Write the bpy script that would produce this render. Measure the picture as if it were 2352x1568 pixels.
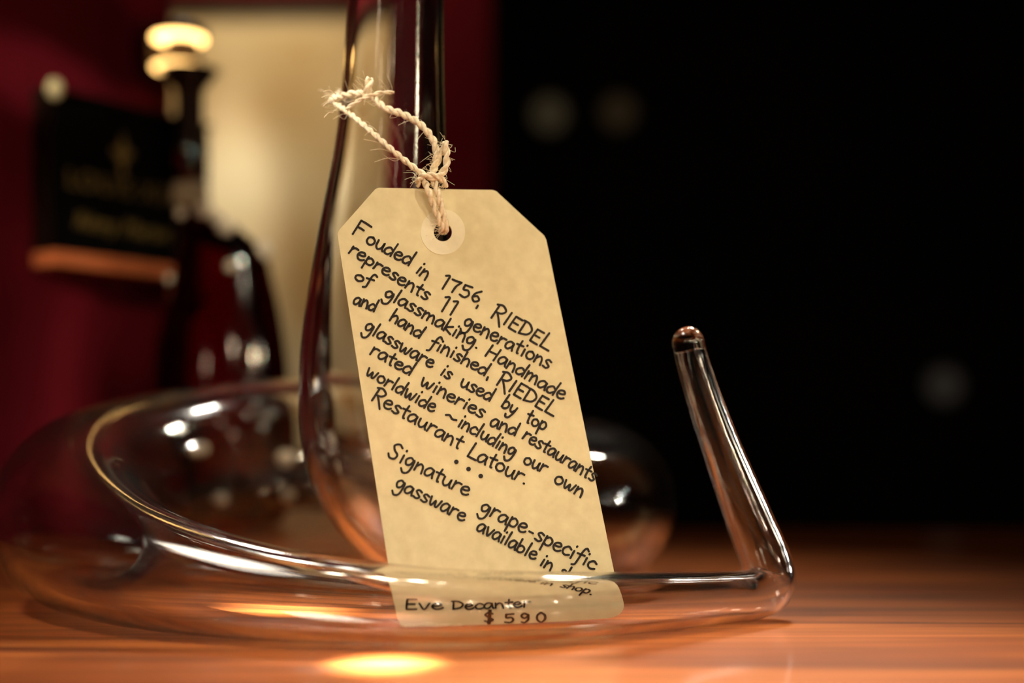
import bpy, bmesh, math, random
from mathutils import Vector, Matrix
random.seed(7)
for o in list(bpy.data.objects):
    bpy.data.objects.remove(o)
sc = bpy.context.scene
COL = sc.collection

# ------------------------------------------------------------------ camera, world, lights, exposure
CAM_H = 0.0573                     # lens height above the counter top (counter top is z = 0)
F_PX, CX, HORIZON = 3267.0, 1176.0, 1000.0
cam = bpy.data.cameras.new('camera')
cam.sensor_width = 36.0
cam.lens = F_PX / 2352 * 36
cam.shift_y = (HORIZON - 784) / 2352
cam.clip_start = 0.01
cam.dof.use_dof = True
cam.dof.focus_distance = 0.421
cam.dof.aperture_fstop = 4.0
cam.dof.aperture_blades = 0
cam_o = bpy.data.objects.new('camera', cam)
COL.objects.link(cam_o)
cam_o.location = (0, 0, CAM_H)
cam_o.rotation_euler = (math.radians(90), 0, 0)
sc.camera = cam_o

world = bpy.data.worlds.new('world')
sc.world = world
world.use_nodes = True
world.node_tree.nodes['Background'].inputs[0].default_value = (0.30, 0.12, 0.08, 1)
world.node_tree.nodes['Background'].inputs[1].default_value = 0.004

sc.view_settings.view_transform = 'Standard'
sc.view_settings.look = 'None'
sc.view_settings.gamma = 1.0
sc.view_settings.use_curve_mapping = False
sc.view_settings.exposure = 0.0
sc.cycles.max_bounces = 28
sc.cycles.transmission_bounces = 26
sc.cycles.glossy_bounces = 12
sc.cycles.transparent_max_bounces = 16
sc.cycles.caustics_reflective = True
sc.cycles.caustics_refractive = True
sc.cycles.blur_glossy = 0.35
sc.cycles.sample_clamp_indirect = 14.0

def spot(name, loc, target, watts, radius, angle, blend=0.5, color=(1, 0.82, 0.6)):
    l = bpy.data.lights.new(name, 'SPOT')
    l.energy, l.color, l.shadow_soft_size = watts, color, radius
    l.spot_size, l.spot_blend = math.radians(angle), blend
    o = bpy.data.objects.new(name, l)
    COL.objects.link(o)
    o.location = loc
    o.rotation_euler = (Vector(target) - Vector(loc)).to_track_quat('-Z', 'Y').to_euler()
    return o

def area(name, loc, target, watts, sx, sy, color=(1, 0.82, 0.6), spread=180):
    l = bpy.data.lights.new(name, 'AREA')
    l.energy, l.color, l.shape, l.size, l.size_y = watts, color, 'RECTANGLE', sx, sy
    l.spread = math.radians(spread)
    o = bpy.data.objects.new(name, l)
    COL.objects.link(o)
    o.location = loc
    o.rotation_euler = (Vector(target) - Vector(loc)).to_track_quat('-Z', 'Y').to_euler()
    return o

# added unseen spots on the camera's side: they light the card from the right and from the front
for i, (x, y, z, w) in enumerate([(0.46, -0.16, 0.30, 7.6), (0.22, -0.34, 0.32, 5.5), (-0.16, -0.26, 0.36, 1.5), (0.62, 0.10, 0.40, 2.2)]):
    spot('card_spot', (x, y, z), (0.003, 0.42, 0.105), w, 0.016, 17, 0.9, (1, 0.80, 0.52))
# ceiling downlights: their narrow pools end just behind the decanter's front coil
for i, (x, y, z, w) in enumerate([(-0.26, 0.24, 1.2, 3), (-0.13, 0.27, 1.2, 3.5), (0.00, 0.25, 1.2, 4.5), (0.10, 0.22, 1.2, 4.5), (0.19, 0.29, 1.2, 4.5), (0.29, 0.26, 1.2, 4.5)]):
    spot('ceiling_downlight', (x, y, z), (max(x * 0.9, -0.02) * 0.6 + 0.05, 0.31, 0.0), w * 2.5, 0.026, 13.5, 0.35, (1, 0.84, 0.58))
spot('caustic_spot', (-0.08, -0.20, 0.95), (-0.032, 0.357, 0.0), 5200, 0.01, 1.1, 1.0, (0.80, 0.92, 1.0))  # added narrow beams imitating bright caustics on the counter
spot('caustic_spot', (-0.25, 0.20, 1.10), (-0.070, 0.440, 0.0), 1000, 0.01, 2.2, 1.0, (0.80, 0.92, 1.0))
# added spots without a visible source, for sparkles on the glass tail only
for (x, y, z, w) in [(0.70, 0.64, 0.20, 22), (0.68, 0.70, 0.25, 22), (0.72, 0.60, 0.14, 18), (0.64, 0.74, 0.31, 22)]:
    spot('tail_spot', (x, y, z), (0.073, 0.446, 0.036), w, 0.022, 5.5, 0.4, (1, 0.90, 0.74))
spot('twine_spot', (-0.36, 0.08, 0.62), (-0.054, 0.45, 0.166), 26, 0.012, 5.0, 0.8, (1, 0.90, 0.72))  # added beam to brighten the twine at the neck
spot('pillar_spot', (-0.22, 1.00, 1.05), (-0.138, 1.52, 0.36), 110, 0.02, 5.5, 1.0, (1, 0.80, 0.6))  # added beam to brighten the pillar's left part
spot('decanter_spot', (0.25, -0.05, 0.55), (-0.155, 0.72, 0.10), 16, 0.02, 11, 0.6, (1, 0.86, 0.62))  # added beam to brighten the dark decanter's knobs
# unseen bulbs added behind the camera for sparkles and front fill
for (x, y, z, w) in [(-0.62, -0.70, 0.30, 0.8), (-0.30, -0.95, 0.16, 1.0), (0.10, -0.85, 0.42, 3), (0.62, -0.60, 0.22, 4), (0.95, -0.30, 0.40, 4)]:
    l = bpy.data.lights.new('sparkle_bulb', 'POINT')
    l.energy, l.color, l.shadow_soft_size = w, (1, 0.80, 0.56), 0.02
    o = bpy.data.objects.new('sparkle_bulb', l); COL.objects.link(o); o.location = (x, y, z)
spot('ceiling_downlight', (-0.10, 0.18, 1.2), (-0.06, 0.335, 0.0), 11, 0.026, 10.5, 0.5, (1, 0.84, 0.58))
# added area lights: left one for the tube highlight, small ones behind for glints
area('added_strip_light', (-0.36, 0.28, 0.66), (-0.03, 0.375, 0.04), 0.32, 0.46, 0.26, (1, 0.90, 0.74), 22)
area('added_back_light', (0.30, 1.10, 0.80), (-0.03, 0.35, 0.0), 0.22, 0.08, 0.08, (1, 0.88, 0.66), 22)
area('added_back_light', (0.62, 1.00, 0.70), (-0.06, 0.45, 0.0), 0.075, 0.06, 0.06, (1, 0.92, 0.78), 30)
area('added_back_light', (0.16, 1.25, 1.10), (-0.06, 0.45, 0.0), 0.08, 0.06, 0.06, (1, 0.92, 0.78), 30)
area('added_back_light', (-0.26, 1.20, 0.95), (-0.06, 0.45, 0.0), 0.075, 0.06, 0.06, (1, 0.92, 0.78), 30)
# spots washing the cream wall
spot('wall_spot', (-0.34, 1.30, 1.00), (-0.30, 1.62, 0.53), 14, 0.02, 34, 0.9, (1, 0.80, 0.46))
spot('wall_spot', (-0.33, 1.34, 0.95), (-0.316, 1.62, 0.325), 24, 0.02, 11, 0.9, (1, 0.86, 0.62))
spot('wall_spot', (-0.20, 1.10, 1.10), (-0.22, 1.62, 0.32), 22, 0.03, 54, 0.8, (1, 0.74, 0.42))
# dim spot on the red wall; added beams on the sign's strip and corner
spot('red_wall_spot', (0.20, 0.10, 1.0), (-0.36, 0.62, -0.03), 5.0, 0.03, 24, 0.9, (1, 0.72, 0.6))
spot('sign_fill_spot', (-0.35, 0.10, 0.34), (-0.205, 0.775, 0.140), 10, 0.02, 8.5, 0.6, (1, 0.80, 0.55))
spot('sign_fill_spot', (-0.35, 0.10, 0.34), (-0.247, 0.760, 0.245), 100, 0.02, 1.6, 0.5, (1, 0.88, 0.66))


def at(px, py, z):
    """world point seen at photo pixel (px, py) at distance z from the lens plane"""
    return Vector(((px - CX) / F_PX * z, z, CAM_H + (HORIZON - py) / F_PX * z))

# ------------------------------------------------------------------ materials
def mat(name):
    m = bpy.data.materials.new(name)
    m.use_nodes = True
    nt = m.node_tree
    return m, nt, nt.nodes['Principled BSDF']

def simple(name, col, rough=0.5, metal=0.0, emit=None, estr=0, coat=0.0, spec=0.5):
    m, nt, b = mat(name)
    b.inputs['Base Color'].default_value = (*col, 1)
    b.inputs['Roughness'].default_value = rough
    b.inputs['Metallic'].default_value = metal
    b.inputs['Coat Weight'].default_value = coat
    b.inputs['Specular IOR Level'].default_value = spec
    if emit:
        b.inputs['Emission Color'].default_value = (*emit, 1)
        b.inputs['Emission Strength'].default_value = estr
    return m

def noisy(name, c1, c2, scale, rough=0.6, stretch=(1, 1, 1), detail=5, lo=0.35, hi=0.65, bump=0.0, coat=0.0, spec=0.5, dist=0.0):
    m, nt, b = mat(name)
    tc = nt.nodes.new('ShaderNodeTexCoord')
    mp = nt.nodes.new('ShaderNodeMapping')
    mp.inputs['Scale'].default_value = stretch
    n = nt.nodes.new('ShaderNodeTexNoise')
    n.inputs['Scale'].default_value = scale
    n.inputs['Detail'].default_value = detail
    n.inputs['Distortion'].default_value = dist
    r = nt.nodes.new('ShaderNodeValToRGB')
    r.color_ramp.elements[0].position, r.color_ramp.elements[1].position = lo, hi
    r.color_ramp.elements[0].color, r.color_ramp.elements[1].color = (*c1, 1), (*c2, 1)
    L = nt.links.new
    L(tc.outputs['Object'], mp.inputs[0]); L(mp.outputs[0], n.inputs['Vector'])
    L(n.outputs[0], r.inputs[0]); L(r.outputs[0], b.inputs['Base Color'])
    b.inputs['Roughness'].default_value = rough
    b.inputs['Coat Weight'].default_value = coat
    b.inputs['Coat Roughness'].default_value = 0.12
    b.inputs['Specular IOR Level'].default_value = spec
    if bump:
        bp = nt.nodes.new('ShaderNodeBump')
        bp.inputs['Strength'].default_value = bump
        bp.inputs['Distance'].default_value = 0.0005
        L(n.outputs[0], bp.inputs['Height']); L(bp.outputs[0], b.inputs['Normal'])
    return m

def glass(name, col=(1, 1, 1), rough=0.0, ior=1.5, absorb=None, density=0):
    m, nt, b = mat(name)
    nt.nodes.remove(b)
    refr = nt.nodes.new('ShaderNodeBsdfRefraction')
    refr.inputs['Color'].default_value = (*col, 1)
    refr.inputs['Roughness'].default_value = rough
    refr.inputs['IOR'].default_value = ior
    gl = nt.nodes.new('ShaderNodeBsdfGlossy')
    gl.inputs['Color'].default_value = (1, 1, 1, 1)
    gl.inputs['Roughness'].default_value = 0.07
    fr = nt.nodes.new('ShaderNodeFresnel')
    fr.inputs['IOR'].default_value = ior
    mx = nt.nodes.new('ShaderNodeMixShader')
    nt.links.new(fr.outputs[0], mx.inputs[0])
    nt.links.new(refr.outputs[0], mx.inputs[1])
    nt.links.new(gl.outputs[0], mx.inputs[2])
    out = nt.nodes['Material Output']
    nt.links.new(mx.outputs[0], out.inputs[0])
    if absorb:
        v = nt.nodes.new('ShaderNodeVolumeAbsorption')
        v.inputs['Color'].default_value = (*absorb, 1)
        v.inputs['Density'].default_value = density
        nt.links.new(v.outputs[0], out.inputs['Volume'])
    return m

M = {
    'glass': glass('clear_glass', (0.995, 0.99, 0.985)),
    'amber': glass('amber_spirit_glass', (0.38, 0.03, 0.04)),
    'card': noisy('kraft_card', (0.64, 0.555, 0.335), (0.73, 0.65, 0.405), 260, 0.75, detail=8, lo=0.3, hi=0.7, bump=0.12, spec=0.2),
    'ring': noisy('paper_ring', (0.74, 0.68, 0.49), (0.80, 0.74, 0.54), 300, 0.7, detail=6, spec=0.2),
    'ink': simple('black_ink', (0.012, 0.007, 0.006), 0.55, spec=0.2),
    'twine': noisy('jute_twine', (0.74, 0.60, 0.40), (0.92, 0.83, 0.64), 900, 0.85, detail=4, spec=0.1),
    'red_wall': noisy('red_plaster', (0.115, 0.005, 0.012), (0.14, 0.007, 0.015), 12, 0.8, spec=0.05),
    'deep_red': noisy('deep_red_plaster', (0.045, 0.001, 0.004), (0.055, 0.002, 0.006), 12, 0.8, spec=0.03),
    'dark_wall': noisy('dark_panel', (0.012, 0.006, 0.004), (0.018, 0.009, 0.006), 4, 0.7, spec=0.2),
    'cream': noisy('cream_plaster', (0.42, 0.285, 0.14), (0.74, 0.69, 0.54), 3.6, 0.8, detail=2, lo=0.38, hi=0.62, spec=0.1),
    'black_panel': simple('black_panel', (0.004, 0.004, 0.004), 0.35, spec=0.25),
    'gold': simple('gold_leaf', (0.42, 0.30, 0.09), 0.5, 0.4),
    'copper': simple('copper_frame', (0.72, 0.20, 0.07), 0.5, 0.0),
    'glint_pin': simple('glint_corner', (0.85, 0.74, 0.42), 0.3, 0.0),  # pale non-metal colour stands in for a glint on the sign's corner
    'dark_metal': simple('dark_bronze', (0.03, 0.016, 0.01), 0.35, 0.7),
    'knob': simple('glint_knob', (0.85, 0.76, 0.58), 0.25),  # pale colour stands in for bright glints on the dark decanter
    'glow': simple('glowing_shade', (1, 0.7, 0.3), 0.5, 0, (1, 0.50, 0.13), 3.4),
    'glow_hot': simple('glowing_core', (1, 0.8, 0.5), 0.5, 0, (1, 0.74, 0.34), 16),
    'floor': simple('dark_floor', (0.02, 0.012, 0.01), 0.7),
    'label': simple('cream_label', (0.40, 0.32, 0.20), 0.5),
}

def wood():
    m, nt, b = mat('polished_bar_wood')
    L = nt.links.new
    tc = nt.nodes.new('ShaderNodeTexCoord')
    mp = nt.nodes.new('ShaderNodeMapping')
    mp.inputs['Rotation'].default_value = (0, 0, math.radians(5))
    mp.inputs['Scale'].default_value = (2.2, 34, 1)
    n = nt.nodes.new('ShaderNodeTexNoise')
    n.inputs['Scale'].default_value = 2.6
    n.inputs['Detail'].default_value = 8
    n.inputs['Distortion'].default_value = 0.7
    r = nt.nodes.new('ShaderNodeValToRGB')
    e = r.color_ramp.elements
    e[0].position, e[0].color = 0.30, (0.12, 0.026, 0.008, 1)
    e[1].position, e[1].color = 0.72, (0.60, 0.175, 0.036, 1)
    x = e.new(0.5); x.color = (0.36, 0.085, 0.015, 1)
    L(tc.outputs['Object'], mp.inputs[0]); L(mp.outputs[0], n.inputs['Vector'])
    L(n.outputs[0], r.inputs[0]); L(r.outputs[0], b.inputs['Base Color'])
    b.inputs['Roughness'].default_value = 0.42
    b.inputs['Specular IOR Level'].default_value = 0.25
    b.inputs['Coat Weight'].default_value = 0.4
    b.inputs['Coat Roughness'].default_value = 0.09
    return m
M['wood'] = wood()

# ------------------------------------------------------------------ helpers
def obj(name, bm, m, parent=None, smooth=True):
    me = bpy.data.meshes.new(name)
    bmesh.ops.recalc_face_normals(bm, faces=bm.faces[:])
    bm.to_mesh(me); bm.free()
    me.materials.append(m)
    if smooth:
        for p in me.polygons:
            p.use_smooth = True
    o = bpy.data.objects.new(name, me)
    COL.objects.link(o)
    if parent:
        o.parent = parent
        o.matrix_parent_inverse = Matrix.Translation(-parent.location) if parent.type == 'EMPTY' else Matrix()
    return o

def tag(o, label=None, cat=None, group=None, kind=None):
    for k, v in (('label', label), ('category', cat), ('group', group), ('kind', kind)):
        if v: o[k] = v
    return o

def thing(name, loc, label, cat, group=None):
    o = bpy.data.objects.new(name, None)
    COL.objects.link(o)
    o.location = loc
    o.empty_display_size = 0.02
    return tag(o, label, cat, group)

def box(bm, lo, hi):
    v = [bm.verts.new((x, y, z)) for x in (lo[0], hi[0]) for y in (lo[1], hi[1]) for z in (lo[2], hi[2])]
    for f in ((0, 1, 3, 2), (4, 6, 7, 5), (0, 4, 5, 1), (2, 3, 7, 6), (0, 2, 6, 4), (1, 5, 7, 3)):
        bm.faces.new([v[i] for i in f])

def hexa(bm, p):
    """p: 4 front corners then 4 back corners, same order"""
    v = [bm.verts.new(q) for q in p]
    for f in ((0, 1, 2, 3), (7, 6, 5, 4), (0, 4, 5, 1), (1, 5, 6, 2), (2, 6, 7, 3), (3, 7, 4, 0)):
        bm.faces.new([v[i] for i in f])

def catmull(pts, n):
    """centripetal-like Catmull-Rom through tuples of any length"""
    P = [tuple(p) for p in pts]
    P = [tuple(2 * a - b for a, b in zip(P[0], P[1]))] + P + [tuple(2 * a - b for a, b in zip(P[-1], P[-2]))]
    out = []
    for i in range(1, len(P) - 2):
        p0, p1, p2, p3 = P[i - 1], P[i], P[i + 1], P[i + 2]
        for k in range(n):
            t = k / n
            out.append(tuple(0.5 * (2 * b + (c - a) * t + (2 * a - 5 * b + 4 * c - d) * t * t + (3 * b - a - 3 * c + d) * t ** 3)
                             for a, b, c, d in zip(p0, p1, p2, p3)))
    out.append(P[-2])
    return out

def frames(pts):
    """parallel-transport frames along a list of Vectors"""
    T = []
    for i in range(len(pts)):
        a, b = pts[max(i - 1, 0)], pts[min(i + 1, len(pts) - 1)]
        T.append((b - a).normalized())
    up = Vector((0, 1, 0)) if abs(T[0].y) < 0.9 else Vector((1, 0, 0))
    n = (up - T[0] * up.dot(T[0])).normalized()
    out = []
    for i, t in enumerate(T):
        if i:
            n = (n - t * n.dot(t)).normalized()
        out.append((t, n, t.cross(n)))
    return out

def tube(bm, pts, radii, seg=12, cap0=True, cap1=True, squash=None):
    pts = [Vector(p) for p in pts]
    fr = frames(pts)
    rings = []
    for i, (p, r) in enumerate(zip(pts, radii)):
        t, n, b = fr[i]
        ring = []
        for k in range(seg):
            a = 2 * math.pi * k / seg
            ring.append(bm.verts.new(p + n * (r * math.cos(a)) + b * (r * math.sin(a))))
        rings.append(ring)
    for i in range(len(rings) - 1):
        for k in range(seg):
            k2 = (k + 1) % seg
            bm.faces.new((rings[i][k], rings[i][k2], rings[i + 1][k2], rings[i + 1][k]))
    if cap0: bm.faces.new(rings[0][::-1])
    if cap1: bm.faces.new(rings[-1])
    return rings

def lathe(bm, prof, seg=48, c=(0, 0, 0), sy=1.0, rot=None):
    """prof: (r, z) bottom to top; closed where r = 0"""
    rings = []
    for r, z in prof:
        if r < 1e-6:
            rings.append([bm.verts.new((0, 0, z))])
        else:
            rings.append([bm.verts.new((r * math.cos(2 * math.pi * k / seg), r * sy * math.sin(2 * math.pi * k / seg), z)) for k in range(seg)])
    vs = [v for r in rings for v in r]
    for a, b in zip(rings, rings[1:]):
        for k in range(seg):
            k2 = (k + 1) % seg
            if len(a) == 1 and len(b) == 1: continue
            if len(a) == 1: bm.faces.new((a[0], b[k], b[k2]))
            elif len(b) == 1: bm.faces.new((a[k], a[k2], b[0]))
            else: bm.faces.new((a[k], a[k2], b[k2], b[k]))
    mtx = Matrix.Translation(c)
    if rot is not None: mtx = mtx @ rot
    for v in vs: v.co = mtx @ v.co
    return vs

# ------------------------------------------------------------------ the setting
FLOOR_Z, CEIL_Z = -1.02, 1.45
WALL_P = Vector((-0.247, 0.76, 0)); WALL_D = Vector((0.68, 1, 0)).normalized()   # the red wall runs away to the right
WALL_N = Vector((WALL_D.y, -WALL_D.x, 0))                                          # its face, towards the counter

bm = bmesh.new()
a, b = WALL_P - WALL_D * 1.6, WALL_P + WALL_D * 0.085
back = -WALL_N * 0.10
hexa(bm, [Vector((a.x, a.y, FLOOR_Z)), Vector((b.x, b.y, FLOOR_Z)), Vector((b.x, b.y, CEIL_Z)), Vector((a.x, a.y, CEIL_Z)),
          Vector((a.x, a.y, FLOOR_Z)) + back, Vector((b.x, b.y, FLOOR_Z)) + back, Vector((b.x, b.y, CEIL_Z)) + back, Vector((a.x, a.y, CEIL_Z)) + back])
tag(obj('wall_left', bm, M['red_wall'], smooth=False), kind='structure')

bm = bmesh.new(); box(bm, (-2.0, -1.6, FLOOR_Z - 0.05), (3.2, 3.6, FLOOR_Z))
tag(obj('floor', bm, M['floor'], smooth=False), kind='structure')
bm = bmesh.new(); box(bm, (-2.0, -1.6, CEIL_Z), (3.2, 3.6, CEIL_Z + 0.05))
tag(obj('ceiling', bm, M['dark_wall'], smooth=False), kind='structure')

YC = 1.62
xl = at(250, 0, YC).x; xr = at(854, 0, YC).x; xr2 = at(1126, 0, YC - 0.10).x
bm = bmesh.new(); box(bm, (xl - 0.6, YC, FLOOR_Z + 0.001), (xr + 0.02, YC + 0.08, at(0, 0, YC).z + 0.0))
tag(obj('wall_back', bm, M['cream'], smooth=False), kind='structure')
bm = bmesh.new(); box(bm, (xl - 0.6, YC - 0.02, at(0, 0, YC).z + 0.001), (xr + 0.02, YC + 0.08, CEIL_Z))
tag(obj('trim_2', bm, M['red_wall'], smooth=False), kind='structure')
bm = bmesh.new(); box(bm, (xl - 0.6, YC - 0.03, FLOOR_Z), (xr + 0.02, YC - 0.0005, at(0, 985, YC).z))
tag(obj('trim_1', bm, M['dark_wall'], smooth=False), kind='structure')
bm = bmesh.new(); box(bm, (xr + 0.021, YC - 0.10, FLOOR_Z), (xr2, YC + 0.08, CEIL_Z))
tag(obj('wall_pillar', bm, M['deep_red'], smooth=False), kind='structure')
bm = bmesh.new(); box(bm, (-0.6, 3.40, FLOOR_Z), (3.2, 3.50, CEIL_Z))
tag(obj('wall_far', bm, M['dark_wall'], smooth=False), kind='structure')

# counter: the slab follows the red wall on its left
g = WALL_N * 0.002
def wall_x(y): return WALL_P.x + (y - WALL_P.y) * 0.68 + 0.004
bm = bmesh.new()
ys = (-0.35, 0.83)
ol = [(wall_x(-0.35), -0.35), (1.3, -0.35), (1.3, 0.872), (wall_x(0.872), 0.872)]
top = [bm.verts.new((x, y, 0)) for x, y in ol]; bot = [bm.verts.new((x, y, -0.045)) for x, y in ol]
bm.faces.new(top); bm.faces.new(bot[::-1])
for i in range(len(ol)):
    j = (i + 1) % len(ol); bm.faces.new((top[i], bot[i], bot[j], top[j]))
bmesh.ops.bevel(bm, geom=[e for e in bm.edges if all(v.co.z > -0.001 for v in e.verts)], offset=0.004, segments=3, affect='EDGES')
counter = tag(obj('bar_counter', bm, M['wood'], smooth=False), 'polished orange-brown wooden bar counter under the coiled glass decanter', 'counter')
bm = bmesh.new(); box(bm, (-0.05, -0.15, FLOOR_Z), (1.2, 0.80, -0.0455))
obj('counter_base', bm, M['dark_wall'], counter, smooth=False)

# ------------------------------------------------------------------ the coiled decanter
PATH = [  # x, y, z, outer radius in mm, from the mouth down the neck, round the coil and up the tail
    (-24, 458, 345, 19), (-29, 458, 300, 14.5), (-34, 459, 250, 14.3), (-37.5, 460, 198, 15.5), (-39, 460, 156, 17.5), (-42, 460, 114, 22),
    (-43, 462, 78, 26), (-39, 467, 50, 28), (-22, 478, 33.5, 29.5), (6, 495, 30.5, 30), (27, 522, 30.5, 30), (31, 555, 32, 31),
    (14, 588, 34, 33.5), (-25, 607, 37.5, 37), (-75, 602, 41, 40.5), (-122, 570, 39, 38.5), (-148, 520, 34.5, 34),
    (-143, 466, 27.5, 27), (-112, 421, 19.5, 19), (-70, 395, 14, 13.5), (-28, 386, 11.2, 10.8), (5, 391, 10.2, 9.8),
    (37, 410, 9.2, 8.8), (62, 430, 8.3, 7.9), (75, 440, 8.2, 7.8), (80.5, 444.5, 11, 8), (79.5, 446, 18, 8), (75, 447, 30, 7.4),
    (64.5, 447, 57, 6.0), (57.5, 447, 78, 5.2), (55.4, 447, 86.5, 5.05)]
sw = catmull(PATH, 12)
cen = [Vector(p[:3]) / 1000 for p in sw]
rad = [p[3] / 1000 for p in sw]
bm = bmesh.new()
SEG = 72
# outer skin and rounded solid tip
fr_end = frames(cen)[-1][0]
pts_o = list(cen); rad_o = list(rad)
for k in range(1, 8):
    a = k / 8 * math.pi / 2
    pts_o.append(cen[-1] + fr_end * (rad[-1] * math.sin(a))); rad_o.append(rad[-1] * math.cos(a))
outer = tube(bm, pts_o, rad_o, SEG, False, True)
def wall_t(i):
    f = i / len(cen)
    t = 0.0018 + max(0, min(1, (f - 0.15) / 0.18)) * 0.0036
    return t if f < 0.52 else max(0.0019, t - (f - 0.52) * 0.020)
stop = len(cen) - 4
pts_i = cen[:stop]; rad_i = [max(rad[i] - wall_t(i), 0.001) for i in range(stop)]
inner = tube(bm, pts_i, rad_i, SEG, False, True)
for k in range(SEG):      # lip of the mouth
    k2 = (k + 1) % SEG
    bm.faces.new((outer[0][k], inner[0][k], inner[0][k2], outer[0][k2]))
dec = thing('coiled_decanter', (-0.04, 0.46, 0), 'clear glass decanter with tall neck, snake-like coil and upright tail on the counter', 'decanter')
obj('glass_body', bm, M['glass'], dec)

# ------------------------------------------------------------------ the hang tag
TZ, TP, TQ = 0.42, 0.30, 0.22          # the card leans: its right side and its top stand farther away
T0 = at(775, 530, TZ)
def on_tag(px, py, lift=0.0):
    kx, kz = (px - CX) / F_PX, (HORIZON - py) / F_PX
    z = (TZ - TP * T0.x - TQ * T0.z + TQ * CAM_H) / (1 - TP * kx - TQ * kz)
    p = Vector((kx * z, z, CAM_H + kz * z))
    return p + TAG_N * lift
TAG_N = Vector((TP, -1, TQ)).normalized()       # towards the lens

def arc(cx, cy, r, a0, a1, n):
    return [(cx + r * math.cos(math.radians(a0 + (a1 - a0) * i / n)), cy + r * math.sin(math.radians(a0 + (a1 - a0) * i / n))) for i in range(n + 1)]

HOLE = (1017, 533)
def hole_loop(rx, n=40):
    return [(HOLE[0] + rx * math.cos(2 * math.pi * i / n), HOLE[1] + rx * 1.02 * math.sin(2 * math.pi * i / n)) for i in range(n)]

def plate(outline, hole, lift0, lift1, bevel=False):
    """a thin card with a hole: outline and hole are loops of photo points on the card's own plane"""
    bm = bmesh.new()
    for lift in (lift0, lift1):
        ov = [bm.verts.new(on_tag(x, y, lift)) for x, y in outline]
        hv = [bm.verts.new(on_tag(x, y, lift)) for x, y in hole]
        eds = [bm.edges.new((l[i], l[(i + 1) % len(l)])) for l in (ov, hv) for i in range(len(l))]
        bmesh.ops.triangle_fill(bm, edges=eds, use_beauty=True)
        if lift == lift0: first = (ov, hv)
        else: second = (ov, hv)
    for l0, l1 in zip(first, second):
        for i in range(len(l0)):
            j = (i + 1) % len(l0)
            bm.faces.new((l0[i], l0[j], l1[j], l1[i]))
    return bm

outline = [(775, 538), (779, 528), (862, 434), (870, 431)] + [(1000, 434), (1131, 436), (1140, 439), (1250, 541), (1255, 551)] + \
          [(1410, 1310), (1424, 1378)] + arc(1384, 1392, 42, -12, 84, 10) + [(1300, 1442), (1100, 1454), (928, 1463), (917, 1457)]
card = thing('price_tag', on_tag(1100, 1459), 'cream hang tag with handwritten text tied to the decanter neck', 'tag')
obj('card', plate(outline, hole_loop(21), 0.0, -0.00035), M['card'], card, smooth=False)
obj('reinforcement_ring', plate(hole_loop(51, 56), hole_loop(21), 0.00018, 0.00001), M['ring'], card, smooth=False)['label'] = 'pale paper ring around the hole'

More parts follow.
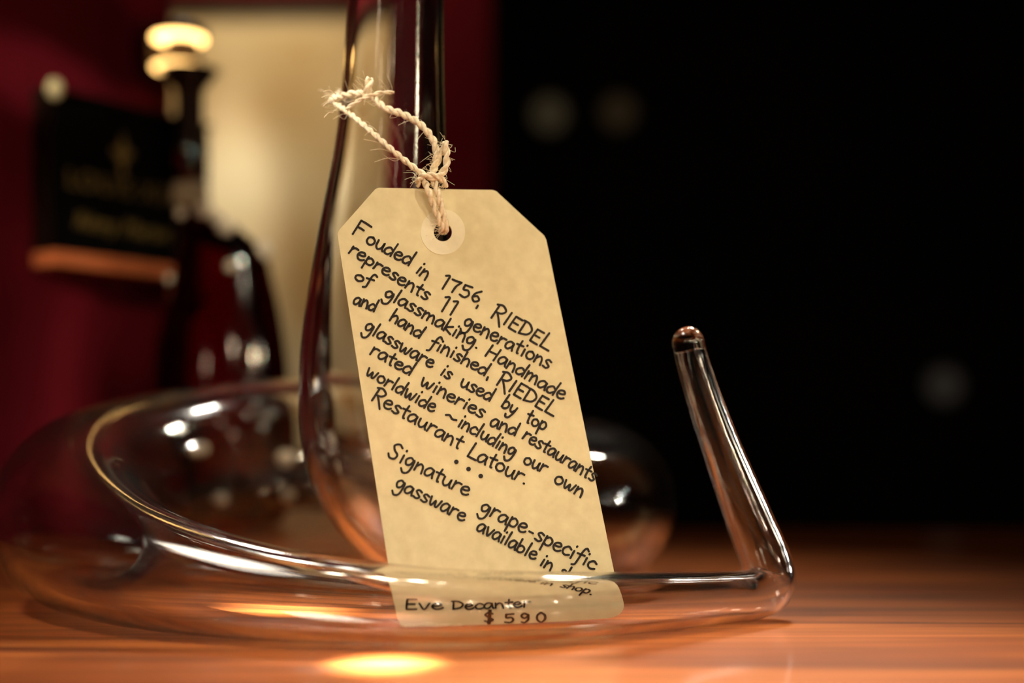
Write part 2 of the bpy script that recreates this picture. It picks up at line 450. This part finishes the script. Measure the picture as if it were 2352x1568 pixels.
# one-line handwriting: x-height 1, ascenders 1.8, descenders -0.8
G = {
 'a': (1.0, [[(0.78, 0.9), (0.4, 1.0), (0.08, 0.6), (0.1, 0.12), (0.4, 0.02), (0.7, 0.45), (0.8, 0.92), (0.8, 0.4), (0.9, 0.0)]]),
 'b': (1.0, [[(0.12, 1.75), (0.1, 0.9), (0.1, 0.05)], [(0.1, 0.6), (0.4, 0.95), (0.78, 0.75), (0.75, 0.25), (0.4, 0.0), (0.12, 0.1)]]),
 'c': (0.85, [[(0.78, 0.82), (0.45, 1.0), (0.1, 0.6), (0.15, 0.15), (0.45, 0.0), (0.8, 0.18)]]),
 'd': (1.05, [[(0.78, 0.75), (0.45, 0.95), (0.08, 0.55), (0.12, 0.1), (0.45, 0.02), (0.75, 0.4)], [(0.92, 1.75), (0.85, 0.9), (0.82, 0.0)]]),
 'e': (0.95, [[(0.12, 0.5), (0.5, 0.55), (0.75, 0.75), (0.55, 1.0), (0.2, 0.85), (0.08, 0.4), (0.3, 0.02), (0.65, 0.05), (0.85, 0.25)]]),
 'f': (0.85, [[(0.95, 1.6), (0.7, 1.8), (0.5, 1.4), (0.4, 0.4), (0.3, -0.4), (0.05, -0.6)], [(0.1, 0.85), (0.8, 0.95)]]),
 'g': (1.05, [[(0.78, 0.85), (0.42, 1.05), (0.1, 0.65), (0.25, 0.15), (0.6, 0.3), (0.82, 0.95), (0.85, 0.2), (0.7, -0.6), (0.3, -0.85), (0.0, -0.5)]]),
 'h': (1.0, [[(0.15, 1.75), (0.12, 0.9), (0.1, 0.0)], [(0.1, 0.45), (0.45, 0.95), (0.75, 0.75), (0.8, 0.0)]]),
 'i': (0.5, [[(0.22, 0.9), (0.2, 0.0)], [(0.27, 1.42), (0.28, 1.5)]]),
 'k': (0.95, [[(0.15, 1.75), (0.1, 0.0)], [(0.75, 1.0), (0.15, 0.45), (0.85, 0.0)]]),
 'l': (0.5, [[(0.25, 1.75), (0.2, 0.9), (0.18, 0.0)]]),
 'm': (1.45, [[(0.1, 1.0), (0.12, 0.5), (0.1, 0.0)], [(0.12, 0.55), (0.4, 0.98), (0.62, 0.75), (0.62, 0.05)], [(0.63, 0.55), (0.95, 0.98), (1.15, 0.7), (1.25, 0.0)]]),
 'n': (1.0, [[(0.12, 1.0), (0.12, 0.5), (0.1, 0.0)], [(0.12, 0.5), (0.45, 0.98), (0.72, 0.75), (0.82, -0.05)]]),
 'o': (1.0, [[(0.5, 0.98), (0.15, 0.75), (0.12, 0.25), (0.45, 0.0), (0.8, 0.25), (0.82, 0.7), (0.5, 0.98)]]),
 'p': (1.0, [[(0.15, 1.0), (0.12, 0.2), (0.1, -0.75)], [(0.13, 0.65), (0.45, 1.0), (0.82, 0.7), (0.7, 0.15), (0.35, 0.05), (0.15, 0.2)]]),
 'r': (0.85, [[(0.15, 1.0), (0.15, 0.5), (0.1, 0.0)], [(0.15, 0.6), (0.4, 0.95), (0.75, 0.95)]]),
 's': (0.85, [[(0.72, 0.9), (0.4, 1.02), (0.18, 0.78), (0.42, 0.52), (0.68, 0.28), (0.45, 0.0), (0.08, 0.08)]]),
 't': (0.8, [[(0.42, 1.6), (0.36, 0.7), (0.42, 0.05), (0.55, 0.0)], [(0.05, 1.0), (0.75, 1.08)]]),
 'u': (1.05, [[(0.12, 0.98), (0.15, 0.3), (0.42, 0.0), (0.72, 0.35), (0.8, 0.98), (0.82, 0.3), (0.95, 0.0)]]),
 'v': (0.9, [[(0.08, 1.0), (0.4, 0.0), (0.8, 1.0)]]),
 'w': (1.35, [[(0.08, 1.0), (0.2, 0.2), (0.4, 0.02), (0.65, 0.75), (0.75, 0.1), (0.98, 0.1), (1.2, 1.0)]]),
 'y': (1.0, [[(0.12, 1.0), (0.2, 0.4), (0.5, 0.15), (0.78, 0.6)], [(0.85, 1.0), (0.75, 0.1), (0.5, -0.65), (0.15, -0.75), (0.0, -0.45)]]),
 'z': (0.9, [[(0.1, 0.95), (0.75, 0.95), (0.1, 0.05), (0.8, 0.02)]]),
 'F': (1.25, [[(0.2, 2.0), (0.15, 1.0), (0.1, 0.0)], [(0.2, 2.0), (0.7, 1.98), (1.25, 1.9)], [(0.16, 1.1), (0.5, 1.1), (0.8, 1.05)]]),
 'R': (1.25, [[(0.3, 1.75), (0.25, 0.9), (0.2, 0.0)], [(0.1, 1.7), (0.6, 1.9), (1.05, 1.5), (0.8, 1.0), (0.3, 0.85)], [(0.45, 0.85), (0.8, 0.3), (1.2, -0.45)]]),
 'I': (0.55, [[(0.3, 1.55), (0.2, 0.0)]]),
 'E': (1.0, [[(0.25, 1.5), (0.18, 0.7), (0.15, 0.0)], [(0.25, 1.5), (0.9, 1.5)], [(0.2, 0.78), (0.75, 0.78)], [(0.15, 0.0), (0.85, -0.02)]]),
 'D': (1.2, [[(0.22, 1.5), (0.18, 0.7), (0.15, 0.0)], [(0.05, 1.48), (0.6, 1.45), (1.05, 0.95), (0.85, 0.3), (0.15, 0.0)]]),
 'L': (1.05, [[(0.3, 1.7), (0.22, 0.8), (0.15, 0.0)], [(0.15, 0.0), (0.6, 0.0), (1.0, 0.0)]]),
 'H': (1.4, [[(0.25, 1.5), (0.15, 0.0)], [(1.15, 1.5), (1.05, 0.0)], [(0.2, 0.7), (1.1, 0.8)]]),
 'S': (1.2, [[(1.0, 1.6), (0.65, 1.85), (0.25, 1.5), (0.45, 1.0), (0.85, 0.65), (0.75, 0.1), (0.3, 0.0), (0.05, 0.35)]]),
 '1': (0.75, [[(0.15, 1.6), (0.5, 1.75), (0.42, 0.9), (0.3, -0.1)]]),
 '7': (1.15, [[(0.1, 1.45), (0.55, 1.45), (1.0, 1.5)], [(1.0, 1.5), (0.65, 0.8), (0.5, -0.05)]]),
 '5': (1.1, [[(0.25, 1.4), (0.25, 0.85), (0.7, 0.9), (0.9, 0.45), (0.6, 0.0), (0.1, 0.1)], [(0.25, 1.4), (0.95, 1.45)]]),
 '6': (1.1, [[(0.8, 1.5), (0.35, 1.0), (0.2, 0.4), (0.5, 0.0), (0.88, 0.35), (0.6, 0.75), (0.25, 0.5)]]),
 '9': (1.1, [[(0.8, 1.3), (0.4, 1.5), (0.15, 1.1), (0.45, 0.75), (0.8, 1.1), (0.82, 1.3), (0.8, 0.5), (0.45, 0.0), (0.15, 0.1)]]),
 '0': (1.1, [[(0.5, 1.5), (0.15, 1.1), (0.15, 0.4), (0.5, 0.0), (0.85, 0.4), (0.85, 1.1), (0.5, 1.5)]]),
 '$': (1.1, [[(0.85, 1.3), (0.5, 1.5), (0.2, 1.15), (0.5, 0.78), (0.85, 0.4), (0.5, 0.0), (0.12, 0.2)], [(0.6, 1.8), (0.42, -0.3)], [(0.7, 1.8), (0.52, -0.3)]]),
 ',': (0.5, [[(0.2, 0.05), (0.22, -0.35)]]),
 '.': (0.5, [[(0.2, 0.06), (0.24, 0.06)]]),
 '-': (0.9, [[(0.2, 0.5), (0.6, 0.5)]]),
 '~': (1.0, [[(0.05, 0.5), (0.3, 0.7), (0.6, 0.45), (0.9, 0.6)]]),
}
bm_ink = bmesh.new()
def dot(px, py, r, lift):
    c = bm_ink.verts.new(on_tag(px, py, lift))
    vs = [bm_ink.verts.new(on_tag(px + r * math.cos(k * math.pi / 5), py + r * math.sin(k * math.pi / 5), lift)) for k in range(10)]
    for k in range(10): bm_ink.faces.new((c, vs[k], vs[(k + 1) % 10]))

def ink_line(pts, w):
    pts = catmull(pts, 5) if len(pts) > 2 else catmull(pts, 3)
    lift = 0.00012
    L, R = [], []
    for i, (x, y) in enumerate(pts):
        a, b = pts[max(i - 1, 0)], pts[min(i + 1, len(pts) - 1)]
        dx, dy = b[0] - a[0], b[1] - a[1]
        d = math.hypot(dx, dy) or 1
        h = w / 2 * (0.92 + 0.16 * random.random())
        L.append(bm_ink.verts.new(on_tag(x - dy / d * h, y + dx / d * h, lift)))
        R.append(bm_ink.verts.new(on_tag(x + dy / d * h, y - dx / d * h, lift)))
    for i in range(len(pts) - 1):
        bm_ink.faces.new((L[i], R[i], R[i + 1], L[i + 1]))
    dot(pts[0][0], pts[0][1], w / 2, lift + 0.00001); dot(pts[-1][0], pts[-1][1], w / 2, lift + 0.00001)

def write(text, x0, y0, x1, y1, xh, w=5.1, up=None):
    """text from baseline point to baseline end point; xh = x-height"""
    adv = [G[c][0] for c in text]
    total = sum(adv) - 0.12
    dx, dy = x1 - x0, y1 - y0
    ux, uy = dx / total, dy / total
    d = math.hypot(dx, dy)
    vx, vy = (dy / d * xh, -dx / d * xh)
    if up: vx, vy = up[0] * xh, up[1] * xh
    t = 0
    for c, ad in zip(text, adv):
        j = random.uniform(-0.05, 0.05); jr = random.uniform(0.94, 1.06)
        for st in G[c][1]:
            ink_line([(x0 + (t + p[0]) * ux + (p[1] * jr + j) * vx, y0 + (t + p[0]) * uy + (p[1] * jr + j) * vy) for p in st], w)
        t += ad

WORDS = [
 ('F', 808, 536, 834, 550, 19), ('ouded', 838, 556, 940, 611, 19), ('in', 953, 625, 977, 643, 18), ('1756', 1010, 659, 1100, 696, 18.5), (',', 1094, 700, 1100, 704, 18),
 ('RIEDEL', 1124, 727, 1258, 804, 21),
 ('represents', 799, 580, 980, 690, 17.5), ('11', 1008, 710, 1044, 724, 19), ('generations', 1062, 746, 1258, 848, 19),
 ('of', 812, 641, 852, 657, 15), ('glassmaking.', 880, 680, 1096, 802, 18), ('Handmade', 1112, 815, 1291, 919, 19),
 ('and', 810, 696, 860, 716, 17), ('hand', 893, 735, 964, 777, 18), ('finished,', 984, 794, 1124, 868, 17.5), ('RIEDEL', 1137, 881, 1269, 955, 20),
 ('glassware', 834, 757, 990, 846, 18), ('is', 1010, 858, 1031, 872, 17), ('used', 1054, 886, 1126, 921, 17.5), ('by', 1150, 933, 1179, 952, 18), ('top', 1204, 967, 1250, 989, 18),
 ('rated', 848, 812, 942, 862, 18), ('wineries', 963, 882, 1106, 961, 17.5), ('and', 1124, 976, 1184, 1000, 18), ('restaurants', 1198, 1006, 1362, 1106, 17.5),
 ('worldwide', 838, 860, 994, 947, 18), ('~', 1018, 960, 1042, 974, 19), ('including', 1050, 977, 1178, 1050, 18), ('our', 1200, 1062, 1250, 1087, 18), ('own', 1270, 1106, 1334, 1142, 18.5),
 ('Restaurant', 850, 917, 1054, 1031, 19), ('Latour.', 1071, 1045, 1206, 1113, 20),
 ('Signature', 888, 1046, 1072, 1140, 20), ('grape-specific', 1100, 1172, 1362, 1308, 20),
 ('gassware', 905, 1118, 1064, 1197, 19), ('available', 1093, 1216, 1227, 1286, 18.5), ('in', 1238, 1296, 1264, 1311, 18), ('shop.', 1282, 1320, 1352, 1358, 17),
 ('Eve', 928, 1402, 1014, 1400, 19), ('Decanter', 1034, 1401, 1214, 1394, 16),
]
for wd in WORDS: write(*wd)
for t_, x_ in (('$', 1106), ('5', 1152), ('9', 1190), ('0', 1228)):
    write(t_, x_, 1444, x_ + 24, 1443, 21, 6.0)
for p in ((1048, 1060.6), (1076, 1077), (1104, 1093)):
    dot(p[0], p[1], 5.5, 0.00012)
obj('handwriting', bm_ink, M['ink'], card, smooth=False)['label'] = 'black handwriting and price on the card'

# ------------------------------------------------------------------ the twine
def twist(bm, pts, r, ply=2, pitch=0.0065, seg=8):
    """plied cord along a smooth path of points"""
    path = [Vector(p) for p in catmull(pts, 10)]
    fr = frames(path)
    s = [0]
    for i in range(1, len(path)): s.append(s[-1] + (path[i] - path[i - 1]).length)
    for q in range(ply):
        c = []
        for p, (t, n, b), l in zip(path, fr, s):
            a = 2 * math.pi * (l / pitch + q / ply)
            c.append(p + (n * math.cos(a) + b * math.sin(a)) * r * 0.5)
        tube(bm, c, [r * 0.62] * len(c), seg)
    return path

bm = bmesh.new()
HZ = on_tag(*HOLE).y
def P(x, y, z): return at(x, y, z)
paths = []
# strand from the knot to the neck, round its left edge
paths.append(twist(bm, [P(1000, 412, .4275), P(965, 395, .428), P(905, 348, .431), P(850, 300, .435), P(800, 258, .442), P(773, 238, .450), P(765, 226, .460), P(782, 212, .480)], 0.00095))
# slack strand back from the neck to the knot
paths.append(twist(bm, [P(782, 222, .480), P(762, 232, .458), P(782, 222, .446), P(820, 214, .442), P(855, 222, .4395), P(882, 246, .437), P(925, 262, .4345), P(965, 285, .432), P(995, 322, .430), P(1003, 362, .4285), P(992, 400, .427)], 0.0011))
# free end of the knot
paths.append(twist(bm, [P(985, 408, .4265), P(1005, 405, .426), P(1024, 385, .426), P(1026, 355, .4265), P(1022, 326, .427)], 0.00105))
paths.append(twist(bm, [P(990, 402, .4275), P(1002, 382, .428), P(1012, 356, .428), P(1022, 326, .4275)], 0.0008))
# loop of the knot and the two legs through the hole
paths.append(twist(bm, [P(960, 425, .4295), P(962, 410, .427), P(980, 402, .4255), P(1006, 406, .4255), P(1020, 418, .427), P(1022, 428, .4295)], 0.0009))
paths.append(twist(bm, [P(975, 415, .428), P(985, 440, .4255), P(995, 470, .4262), P(1010, 505, .4270), P(1016, 525, .4290), P(1014, 532, .4345)], 0.0010))
paths.append(twist(bm, [P(995, 412, .428), P(1005, 440, .4258), P(1012, 468, .4262), P(1020, 502, .4272), P(1024, 524, .4290), P(1020, 532, .4345)], 0.0010))
# the little bow knot at the neck
paths.append(twist(bm, [P(838, 222, .440), P(846, 206, .4385), P(850, 180, .439)], 0.0013))
paths.append(twist(bm, [P(795, 250, .441), P(830, 228, .4385), P(868, 214, .438), P(905, 212, .439)], 0.0006))
twine = thing('twine_string', P(1000, 412, .4275), 'twisted cream twine loop knotted through the hang tag hole', 'twine')
obj('cord', bm, M['twine'], twine)
bm = bmesh.new()
for path in paths:
    n = int(10 + len(path) * 0.35)
    for _ in range(n):
        p = random.choice(path).copy()
        d = Vector((random.gauss(0, 1), random.gauss(0, 0.5), random.gauss(0, 1))).normalized()
        e = Vector((random.gauss(0, 1), random.gauss(0, 0.5), random.gauss(0, 1))).normalized()
        if p.y > 0.427:      # keep clear of the glass
            d = Vector((-abs(d.x), -abs(d.y) - 0.4, d.z)).normalized(); e = Vector((-abs(e.x), -abs(e.y), e.z))
        L_ = random.uniform(0.0015, 0.0060)
        tube(bm, catmull([p, p + d * L_ * 0.5, p + d * L_ * 0.8 + e * L_ * 0.45], 4), [0.00005] * 9, 4)
for (x0, y0, x1, y1) in ((770, 225, 738, 224), (768, 238, 742, 244), (770, 258, 744, 270), (775, 215, 742, 210), (905, 350, 850, 345), (905, 345, 835, 320), (920, 365, 860, 372), (840, 288, 865, 300)):
    a, b = P(x0 - 4, y0, .436), P(x1, y1, .432)
    tube(bm, catmull([a, (a + b) / 2 + Vector((0, 0, 0.0007)), b], 5), [0.00009] * 11, 5)
obj('loose_fibres', bm, M['twine'], twine)['kind'] = 'stuff'

# ------------------------------------------------------------------ sign on the red wall
SIGN_L = 0.005
def on_wall(px, py, lift):
    kx, kz = (px - CX) / F_PX, (HORIZON - py) / F_PX
    q = WALL_P + WALL_N * lift
    # X = kx*y ; (X - q.x)/0.68 = y - q.y
    y = (q.x - 0.68 * q.y) / (kx - 0.68)
    return Vector((kx * y, y, CAM_H + kz * y))
SL = 0.016
tl, bl = on_wall(114, 196, SL), on_wall(122, 605, SL)
W_ = 0.115
zt, zb = tl.z, bl.z
o0 = Vector((tl.x, tl.y, 0))
sign = thing('wall_sign', Vector((o0.x, o0.y, zb)), 'black framed sign with gold lettering hanging on the red wall', 'sign')
def sp(u, v, d):      # along the wall, up, off the sign's face
    return o0 + WALL_D * u + Vector((0, 0, zb + v)) + WALL_N * d
H_ = zt - zb
def slab(u0, v0, u1, v1, d0, d1):
    bm = bmesh.new()
    hexa(bm, [sp(u0, v0, d1), sp(u1, v0, d1), sp(u1, v1, d1), sp(u0, v1, d1), sp(u0, v0, d0), sp(u1, v0, d0), sp(u1, v1, d0), sp(u0, v1, d0)])
    return bm
fw = 0.0075
obj('panel', slab(fw * 0.3, fw * 0.5, W_ - 0.001, H_ - 0.002, -0.012, -0.002), M['black_panel'], sign, False)
obj('bottom_frame', slab(0, -0.001, W_, fw * 0.85, -0.014, 0.006), M['copper'], sign, False)['label'] = 'lit copper strip along the bottom'
obj('side_frame', slab(0, fw, 0.0022, H_, -0.014, 0.0005), M['dark_metal'], sign, False)
obj('top_frame', slab(0.0022, H_ - 0.002, W_, H_, -0.014, 0.0005), M['dark_metal'], sign, False)
bm = bmesh.new()
bmesh.ops.create_uvsphere(bm, u_segments=16, v_segments=10, radius=0.0042)
for v in bm.verts: v.co = sp(0.001, H_ - 0.002, 0.003) + Vector((v.co.x, v.co.y, v.co.z * 1.3))
obj('corner_knob', bm, M['glint_pin'], sign)['label'] = 'pale knob at the upper left corner, coloured as a bright glint'

def text_mesh(txt, size, space=1.0):
    cu = bpy.data.curves.new('t', 'FONT')
    cu.body, cu.size, cu.align_x, cu.align_y, cu.extrude = txt, size, 'CENTER', 'BOTTOM', 0.0002
    cu.space_character = space
    o = bpy.data.objects.new('t', cu); COL.objects.link(o)
    dg = bpy.context.evaluated_depsgraph_get()
    me = bpy.data.meshes.new_from_object(o.evaluated_get(dg))
    bm = bmesh.new(); bm.from_mesh(me)
    bpy.data.objects.remove(o); bpy.data.curves.remove(cu); bpy.data.meshes.remove(me)
    return bm
def sign_text(txt, size, u, v, name, space=1.0, shear=0.0):
    bm = text_mesh(txt, size, space)
    for w in bm.verts:
        w.co = sp(u + w.co.x + shear * w.co.y, v + w.co.y, -0.0016 + w.co.z)
    obj(name, bm, M['gold'], sign, False)['label'] = 'gold lettering'
sign_text('LOUIS XIII', 0.0145, W_ * 0.43, H_ * 0.42, 'lettering', 1.15)
sign_text('Rémy Martin', 0.0120, W_ * 0.43, H_ * 0.20, 'lettering', 1.05, 0.25)
# small three-petal lily emblem
bm = bmesh.new()
def petal(pts, w):
    c = catmull(pts, 6); n = len(c)
    tube(bm, [sp(W_ * 0.43 + x, H_ * 0.60 + y, -0.0014) for x, y in c], [w * (0.25 + math.sin(math.pi * min(i / (n - 1) + 0.05, 1))) for i in range(n)], 8)
petal([(0, 0.002), (0, 0.010), (0, 0.021)], 0.0018)
petal([(-0.0008, 0.004), (-0.004, 0.010), (-0.0062, 0.011), (-0.0066, 0.0075)], 0.0010)
petal([(0.0008, 0.004), (0.004, 0.010), (0.0062, 0.011), (0.0066, 0.0075)], 0.0010)
petal([(-0.0040, 0.0055), (0, 0.0055), (0.0040, 0.0055)], 0.0008)
petal([(0, 0.005), (0, 0.000), (0, -0.003)], 0.0012)
obj('emblem', bm, M['gold'], sign)['label'] = 'gold lily emblem'

# ------------------------------------------------------------------ the dark decanter behind
DY = 0.735
s = DY / F_PX
base = at(508, 0, DY); base.z = 0
bott = thing('dark_decanter', base, 'round dark amber spirit decanter with knobbly sides in front of the sign', 'decanter')
SHAPE = [(1248, 105, 508), (1235, 128, 508), (1120, 150, 507), (990, 160, 506), (860, 156, 506), (750, 143, 505), (640, 115, 510),
         (577, 99, 505), (520, 66, 478), (478, 38, 446), (455, 31, 438), (420, 30, 436)]      # silhouette: row, half width, middle
def dark_ring(y):
    rows = catmull(SHAPE, 6)
    return min(rows, key=lambda r: abs(r[0] - y))
def lean_lathe(rows, sy, seg=48):
    bm = bmesh.new(); prev = None
    for r in rows:
        z = max(CAM_H + (HORIZON - r[0]) * s, 0.0012); x = (r[2] - CX) * s; q = r[1] * s
        ring = [bm.verts.new((x + q * math.cos(2 * math.pi * k / seg), base.y + q * sy * math.sin(2 * math.pi * k / seg), z)) for k in range(seg)]
        if prev is None: bm.faces.new(ring[::-1])
        else:
            for k in range(seg): bm.faces.new((prev[k], prev[(k + 1) % seg], ring[(k + 1) % seg], ring[k]))
        prev = ring
    bm.faces.new(prev)
    return bm
obj('flask', lean_lathe(catmull(SHAPE, 6), 0.55), M['amber'], bott)
obj('collar', lean_lathe([(474, 36, 437), (470, 41, 437), (424, 41, 436), (419, 34, 436)], 0.9), M['label'], bott)['label'] = 'pale collar around the neck'
obj('stopper', lean_lathe([(418, 22, 436), (406, 20, 435), (398, 34, 434), (362, 34, 433), (346, 26, 432), (340, 12, 432)], 0.9), M['amber'], bott)
for (x, y, r_) in ((471, 486, 20), (500, 505, 15), (524, 526, 20), (604, 577, 24), (541, 618, 13), (420, 492, 13), (392, 640, 12), (440, 1010, 22), (645, 1040, 24), (490, 1160, 18), (648, 1150, 18)):
    row = dark_ring(y)
    f = max(-1, min(1, (x - row[2]) / row[1]))
    c = at(x, y, DY); c.y = base.y - row[1] * s * 0.55 * math.sqrt(1 - f * f)
    bm = bmesh.new()
    bmesh.ops.create_uvsphere(bm, u_segments=18, v_segments=12, radius=r_ * s)
    for v in bm.verts: v.co += c
    obj('side_knob', bm, M['knob'], bott)

# ------------------------------------------------------------------ the lamp beside the sign
LY = 0.80
s = LY / F_PX
lb = at(436, 0, LY); lb.z = 0
lamp = thing('bar_lamp', lb, 'slim dark lamp with two stacked glowing rings above the sign', 'lamp')
bm = bmesh.new()
zc = CAM_H + (HORIZON - 161) * s
lathe(bm, [(0, 0), (0.020, 0), (0.020, 0.004), (0.008, 0.008), (0.0078, zc - 0.012), (0.012, zc - 0.006), (0.017, zc), (0, zc)], 32, lb)
obj('stem', bm, M['dark_metal'], lamp)
for yc_, e in ((89, 1.0), (156, 0.7)):
    zr = CAM_H + (HORIZON - yc_) * s
    bm = bmesh.new()
    lathe(bm, [(0, zr - 0.0011), (0.0135, zr - 0.0011), (0.0146, zr - 0.0006), (0.0146, zr + 0.0006), (0.0135, zr + 0.0011), (0, zr + 0.0011)], 40, Vector((lb.x - 0.006, lb.y, 0)))
    obj('glowing_ring', bm, simple('glowing_ring', (1, 0.7, 0.4), 0.5, 0, (1, 0.56, 0.17), 7.5 * e), lamp)
bm = bmesh.new()
za, zb_ = CAM_H + (HORIZON - 149) * s, CAM_H + (HORIZON - 97) * s
lathe(bm, [(0, za), (0.009, za), (0.010, (za + zb_) / 2), (0.009, zb_), (0, zb_)], 32, Vector((lb.x - 0.004, lb.y, 0)))
obj('spacer', bm, M['dark_metal'], lamp)
bm = bmesh.new()
zc2 = CAM_H + (HORIZON - 84) * s
lathe(bm, [(0, zc2), (0.014, zc2), (0.013, zc2 + 0.004), (0.004, zc2 + 0.008), (0, zc2 + 0.008)], 32, Vector((lb.x - 0.004, lb.y, 0)))
obj('cap', bm, M['dark_metal'], lamp)

bm = bmesh.new()      # shield added to keep the rings' glow off the red wall
za, zb_ = CAM_H + (HORIZON - 172) * s, CAM_H + (HORIZON - 62) * s
arc_ = [math.radians(100 + 10 * k) for k in range(0, 13)]
for r0, r1 in ((0.0175, 0.0185),):
    cols = []
    for a in arc_:
        cols.append([bm.verts.new((lb.x - 0.006 + r * math.cos(a), lb.y + r * math.sin(a), z)) for r in (r0, r1) for z in (za, zb_)])
    for c, d in zip(cols, cols[1:]):
        for p, q in ((0, 1), (1, 3), (3, 2), (2, 0)): bm.faces.new((c[p], c[q], d[q], d[p]))
    for c in (cols[0], cols[-1]): bm.faces.new((c[0], c[1], c[3], c[2]))
obj('glow_blocker', bm, M['dark_metal'], lamp)

# ------------------------------------------------------------------ dim lamps on the far wall
def globe(px, py, z, e, label, col):
    c = at(px, py, z)
    t = thing('wall_lamp', Vector((c.x, 3.398, c.z)), label, 'lamp', None)
    bm = bmesh.new()
    bmesh.ops.create_uvsphere(bm, u_segments=20, v_segments=12, radius=0.035)
    for v in bm.verts: v.co = v.co + c
    obj('globe', bm, simple('dim_globe', (0.2, 0.15, 0.1), 0.5, 0, col, e), t)
    bm = bmesh.new()
    tube(bm, [Vector((c.x, c.y + 0.033, c.z)), Vector((c.x, 3.399, c.z))], [0.008, 0.008], 12)
    obj('bracket', bm, M['dark_metal'], t)
globe(1262, 262, 3.25, 0.030, 'dim round wall lamp just right of the red pillar, leftmost of three', (1, 0.75, 0.4))
globe(1420, 258, 3.25, 0.016, 'faint round wall lamp, middle one of three on the dark far wall', (1, 0.65, 0.3))
globe(2168, 885, 3.25, 0.018, 'faint round wall lamp low on the far right, beyond the glass tail', (1, 0.85, 0.7))
